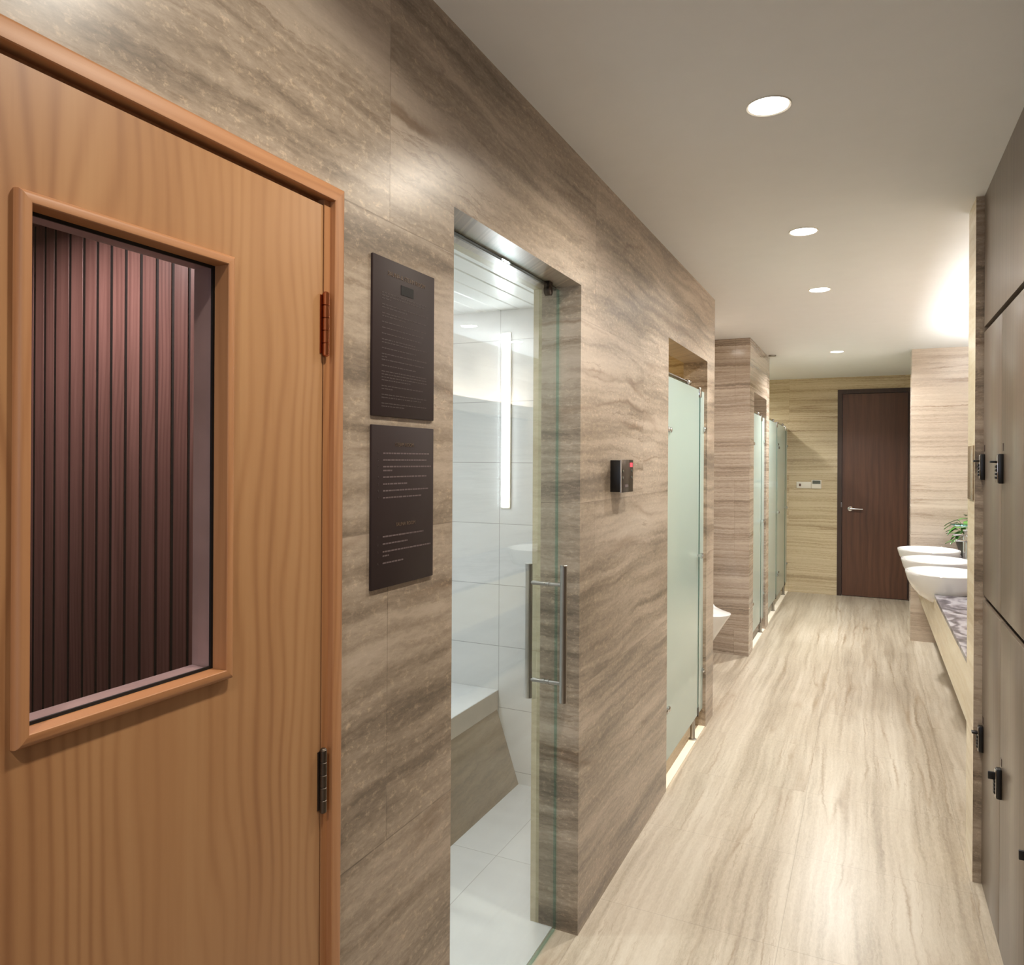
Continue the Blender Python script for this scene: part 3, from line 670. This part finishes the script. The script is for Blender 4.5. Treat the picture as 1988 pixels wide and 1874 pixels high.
for i in range(34):
    a = rr.uniform(0, 6.283); h = rr.uniform(.03, .22); sp = rr.uniform(.02, .11)
    if i < 9: a = math.pi+rr.uniform(-.7, .7); h = .02+.02*i; sp = .10
    tip = Vector((pc[0]+sp*math.cos(a), pc[1]+min(sp, .10)*math.sin(a), ZT+.12+h))
    b0 = Vector((pc[0]+.03*math.cos(a), pc[1]+.03*math.sin(a), ZT+.125))
    tube(bs, [b0, b0.lerp(tip, .55)+Vector((0, 0, .03)), tip], [.003, .0025, .0015], 6)
    L = rr.uniform(.07, .11); w = L*.34
    d = Vector((math.cos(a), math.sin(a)*.6, rr.uniform(-.7, .25))).normalized(); sd = d.cross(Vector((0, 0, 1))).normalized(); up = sd.cross(d)
    K = 7; prev = None
    for j in range(K+1):
        s_ = j/K; wd = w*math.sin(math.pi*min(1, s_*.94+.05))**.8
        c = tip+d*(L*s_)-Vector((0, 0, 1))*(.03*s_*s_)
        row = [bl.verts.new(c-sd*wd+up*.006), bl.verts.new(c), bl.verts.new(c+sd*wd+up*.006)]
        if prev:
            bl.faces.new((prev[0], prev[1], row[1], row[0])); bl.faces.new((prev[1], prev[2], row[2], row[1]))
        prev = row
obj('stems', bs, M['stem'], t, smooth=True); obj('leaves', bl, M['leaf'], t, smooth=True, recalc=False)
t = thing('wall_plate', 'tall brown stone cover plate on the narrow side of the cream pier', 'wall plate', (.358, 3.29, 1.404))
part_box('plate', (.354, .358, 3.236, 3.40, 1.41, 1.615), M['plate_stone'], t, .001)

# ------------------------------------------------------------------ lockers
KX = .385; S1, S0 = 3.218, 2.808; PW = S1-S0
def locker(y1, z0, z1, lock_z, turn, label, inset=.028):
    y0 = y1-PW
    t = thing('locker', label, 'locker', ((KX+.6)/2, (y0+y1)/2, z0), 'grey brown wooden lockers')
    part_box('carcass', (KX+.020, .85, y0+.001, y1-.001, z0, z1), M['black'], t)
    g = .0022
    d = part_box('door', (KX, KX+.0195, y0+g, y1-g, z0+(.006 if z0 > .1 else .004), z1-.006), M['laminate'], t, .0012)
    yl = y1-inset
    lk = None
    bm = bmesh.new(); bxb(bm, KX-.014, KX, yl-.013, yl+.013, lock_z-.047, lock_z+.047, b=.002)
    lk = obj('lock', bm, M['black_plastic'], d, smooth=True)
    bm = bmesh.new(); bxb(bm, KX-.0175, KX-.0138, yl-.012, yl+.012, lock_z-.044, lock_z+.044, b=.0015); obj('lock_face', bm, M['chrome'], lk, smooth=True)
    for i in range(4):
        bm = bmesh.new(); zc = lock_z-.028+i*.0115; lathe(bm, [(.0045, -.0105), (.0055, -.009), (.0055, .009), (.0045, .0105)], (KX-.0165, yl, zc), 'Y', n=14); obj('dial', bm, M['black_plastic'], lk, smooth=True)
    bm = bmesh.new()
    if turn == 'H': bxb(bm, KX-.036, KX-.0174, yl-.012, yl+.012, lock_z+.018, lock_z+.025, b=.0015)
    else: bxb(bm, KX-.036, KX-.0174, yl-.003, yl+.004, lock_z+.010, lock_z+.034, b=.0015)
    obj('thumb_turn', bm, M['black_plastic'], lk, smooth=True)
    part_box('number_plate', (KX-.0012, KX, yl-.010, yl+.010, lock_z+.056, lock_z+.080), M['walnut_frame'], d)
locker(S1, 1.062, 2.036, 1.535, 'H', 'upper row locker door beside the cream pier')
locker(S0, 1.062, 2.036, 1.532, 'H', 'upper row locker door second from the pier')
locker(S1, .004, 1.052, .543, 'H', 'lower row locker door beside the cream pier')
locker(S0, .004, 1.052, .540, 'V', 'lower row locker door second from the pier')
locker(S0-PW, .004, 1.052, .540, 'V', 'lower row locker door third from the pier, mostly past the picture edge', .15)
locker(S0-PW, 1.062, 2.036, 1.532, 'H', 'upper row locker door third from the pier, past the picture edge', .22)
t = thing('overhead_panel', 'grey brown wooden panel above the lockers reaching the ceiling', 'wall panel', (.62, 2.6, 2.05))
part_box('panel', (KX, .85, 1.990, S1, 2.050, CZ), M['laminate'], t)
part_box('shadow_gap', (KX+.020, .85, 1.990, S1, 2.036, 2.050), M['black'], t)

# ------------------------------------------------------------------ lamps
def area(name, loc, size, watts, rgb, parent=None, rot=(0, 0, 0), shape='DISK', size_y=None, spread=math.pi):
    l = bpy.data.lights.new(name, 'AREA'); l.shape = shape; l.size = size
    if size_y: l.size_y = size_y
    l.energy = watts; l.color = rgb; l.spread = spread
    o = bpy.data.objects.new(name, l); COL.objects.link(o); o.rotation_euler = rot
    if parent:
        o.parent = parent; o.location = Vector(loc)-Vector(parent.location)
    else: o.location = loc
    return o
def downlight(x, y, label, watts, rgb, mat='lamp', zc=CZ, group='recessed ceiling downlights', spread=2.6):
    t = thing('downlight', label, 'ceiling light', (x, y, zc), group)
    bm = bmesh.new(); lathe(bm, [(.052, -.001), (.059, -.0035), (.060, 0), (.052, 0)], (x, y, zc), n=40, cap=False); obj('trim_ring', bm, M['white_plastic'], t, smooth=True)
    bm = bmesh.new(); lathe(bm, [(.0525, -.0006), (.0525, -.0018)], (x, y, zc), n=40); obj('diffuser', bm, M[mat], t)
    area('downlight_beam', (x, y, zc-.006), .10, watts, rgb, t, spread=spread)
    return t
WARM = (1.0, .91, .78); NEUT = (1.0, .985, .95); COOL = (.94, .975, 1.0)
downlight(-.252, 2.161, 'round ceiling downlight nearest the viewer, largest of the row', 11, WARM)
downlight(-.252, 3.403, 'second round ceiling downlight of the row', 13, NEUT)
downlight(-.252, 4.594, 'third round ceiling downlight, above the urinal recess', 15, NEUT, 'lamp_cool')
downlight(-.252, 7.238, 'farthest round ceiling downlight, before the end wall', 42, NEUT, 'lamp_cool')
downlight(-.252, .92, 'ceiling downlight overhead, above the picture', 9, WARM)
downlight(-.252, -.32, 'ceiling downlight behind the viewer', 9, WARM)
for y, w in ((4.80, 3.5), (5.60, 3.5), (6.40, 3.5)):
    downlight(.80, y, 'downlight over the vanity hidden by the pier', w, COOL, 'lamp_cool', group='vanity downlights')
t = thing('cove_light', 'long upward cove light above the vanity, hidden by the pier', 'light', (.98, 5.15, 1.92))
part_box('trough_base', (.925, 1.049, 3.9, 6.4, 1.92, 1.93), M['wall_cream'], t)
part_box('trough_lip', (.905, .925, 3.9, 6.4, 1.92, 2.03), M['wall_cream'], t)
part_box('diffuser', (.935, 1.035, 3.95, 6.35, 1.9301, 1.945), M['led'], t)
area('cove_glow', (.985, 5.15, 1.955),   .08, 56, (.95, .98, 1.0), t, (math.radians(180), 0, 0), 'RECTANGLE', 2.4)
downlight(-1.45, 3.95, 'downlight inside the near cubicle', 15, (1.0, .86, .66), zc=2.20, group='cubicle downlights')
downlight(-1.45, 6.80, 'downlight inside the middle cubicle', 12, COOL, zc=2.20, group='cubicle downlights')
downlight(-1.45, 7.95, 'downlight inside the cubicle beyond the pier', 14, COOL, group='cubicle downlights')
downlight(-1.45, 8.70, 'downlight inside the last cubicle', 11, NEUT, group='cubicle downlights')
downlight(-1.05, 5.40, 'downlight over the urinal', 5, NEUT, group='cubicle downlights')
downlight(-1.95, 1.72, 'downlight inside the steam room', 12, (.92, .96, 1.0), 'lamp_cool', zc=2.272, group='steam room light', spread=3.1)
area('strip_glow', (-1.568, 3.198, 1.74), .04, 3, (.93, .96, 1.0), bpy.data.objects['wall_light'], (math.radians(-90), 0, 0), 'RECTANGLE', .82)
t = thing('sauna_lamp', 'small lamp on the sauna ceiling out of sight of the window', 'light', (-1.60, .90, 2.15))
bm = bmesh.new(); lathe(bm, [(.03, -.03), (.04, -.022), (.04, 0)], (-1.60, .90, 2.15), n=24); obj('globe', bm, M['sauna_lamp'], t, smooth=True)
area('sauna_glow', (-1.60, .90, 2.112), .06, 5.5, (1.0, .86, .88), t)
bm = bmesh.new(); dx, dy = -.80, 7.25
lathe(bm, [(.028, -.012), (.034, -.008), (.034, 0)], (dx, dy, CZ), n=24)
tag(obj('smoke_detector', bm, M['steel'], smooth=True), 'small round grey detector on the ceiling by the far corner of the pier', 'detector')

w = bpy.data.worlds.new('world'); SC.world = w; w.use_nodes = True
w.node_tree.nodes['Background'].inputs[0].default_value = (.02, .02, .02, 1)

# ------------------------------------------------------------------ camera
f_px, yaw, cyp, roll = 1444.66, .4457, 893.62, .0058
cam = bpy.data.cameras.new('camera'); co = bpy.data.objects.new('camera', cam); COL.objects.link(co)
cam.sensor_fit = 'HORIZONTAL'; cam.sensor_width = 36; cam.lens = 36*f_px/1988
cam.shift_y = (cyp-937)/1988; cam.clip_start = .02; cam.clip_end = 60
fw = Vector((-math.sin(yaw), math.cos(yaw), 0)); r0 = Vector((math.cos(yaw), math.sin(yaw), 0)); u0 = Vector((0, 0, 1))
rv = math.cos(roll)*r0+math.sin(roll)*u0; uv = -math.sin(roll)*r0+math.cos(roll)*u0
co.matrix_world = Matrix(((rv.x, uv.x, -fw.x, 0), (rv.y, uv.y, -fw.y, 0), (rv.z, uv.z, -fw.z, 1.55), (0, 0, 0, 1)))
SC.camera = co
SC.view_settings.view_transform = 'Standard'; SC.view_settings.look = 'None'
SC.view_settings.exposure = 0.22; SC.view_settings.gamma = 1.0
SC.cycles.max_bounces = 12; SC.cycles.diffuse_bounces = 6; SC.cycles.glossy_bounces = 5; SC.cycles.transparent_max_bounces = 16
SC.cycles.sample_clamp_indirect = 6.0
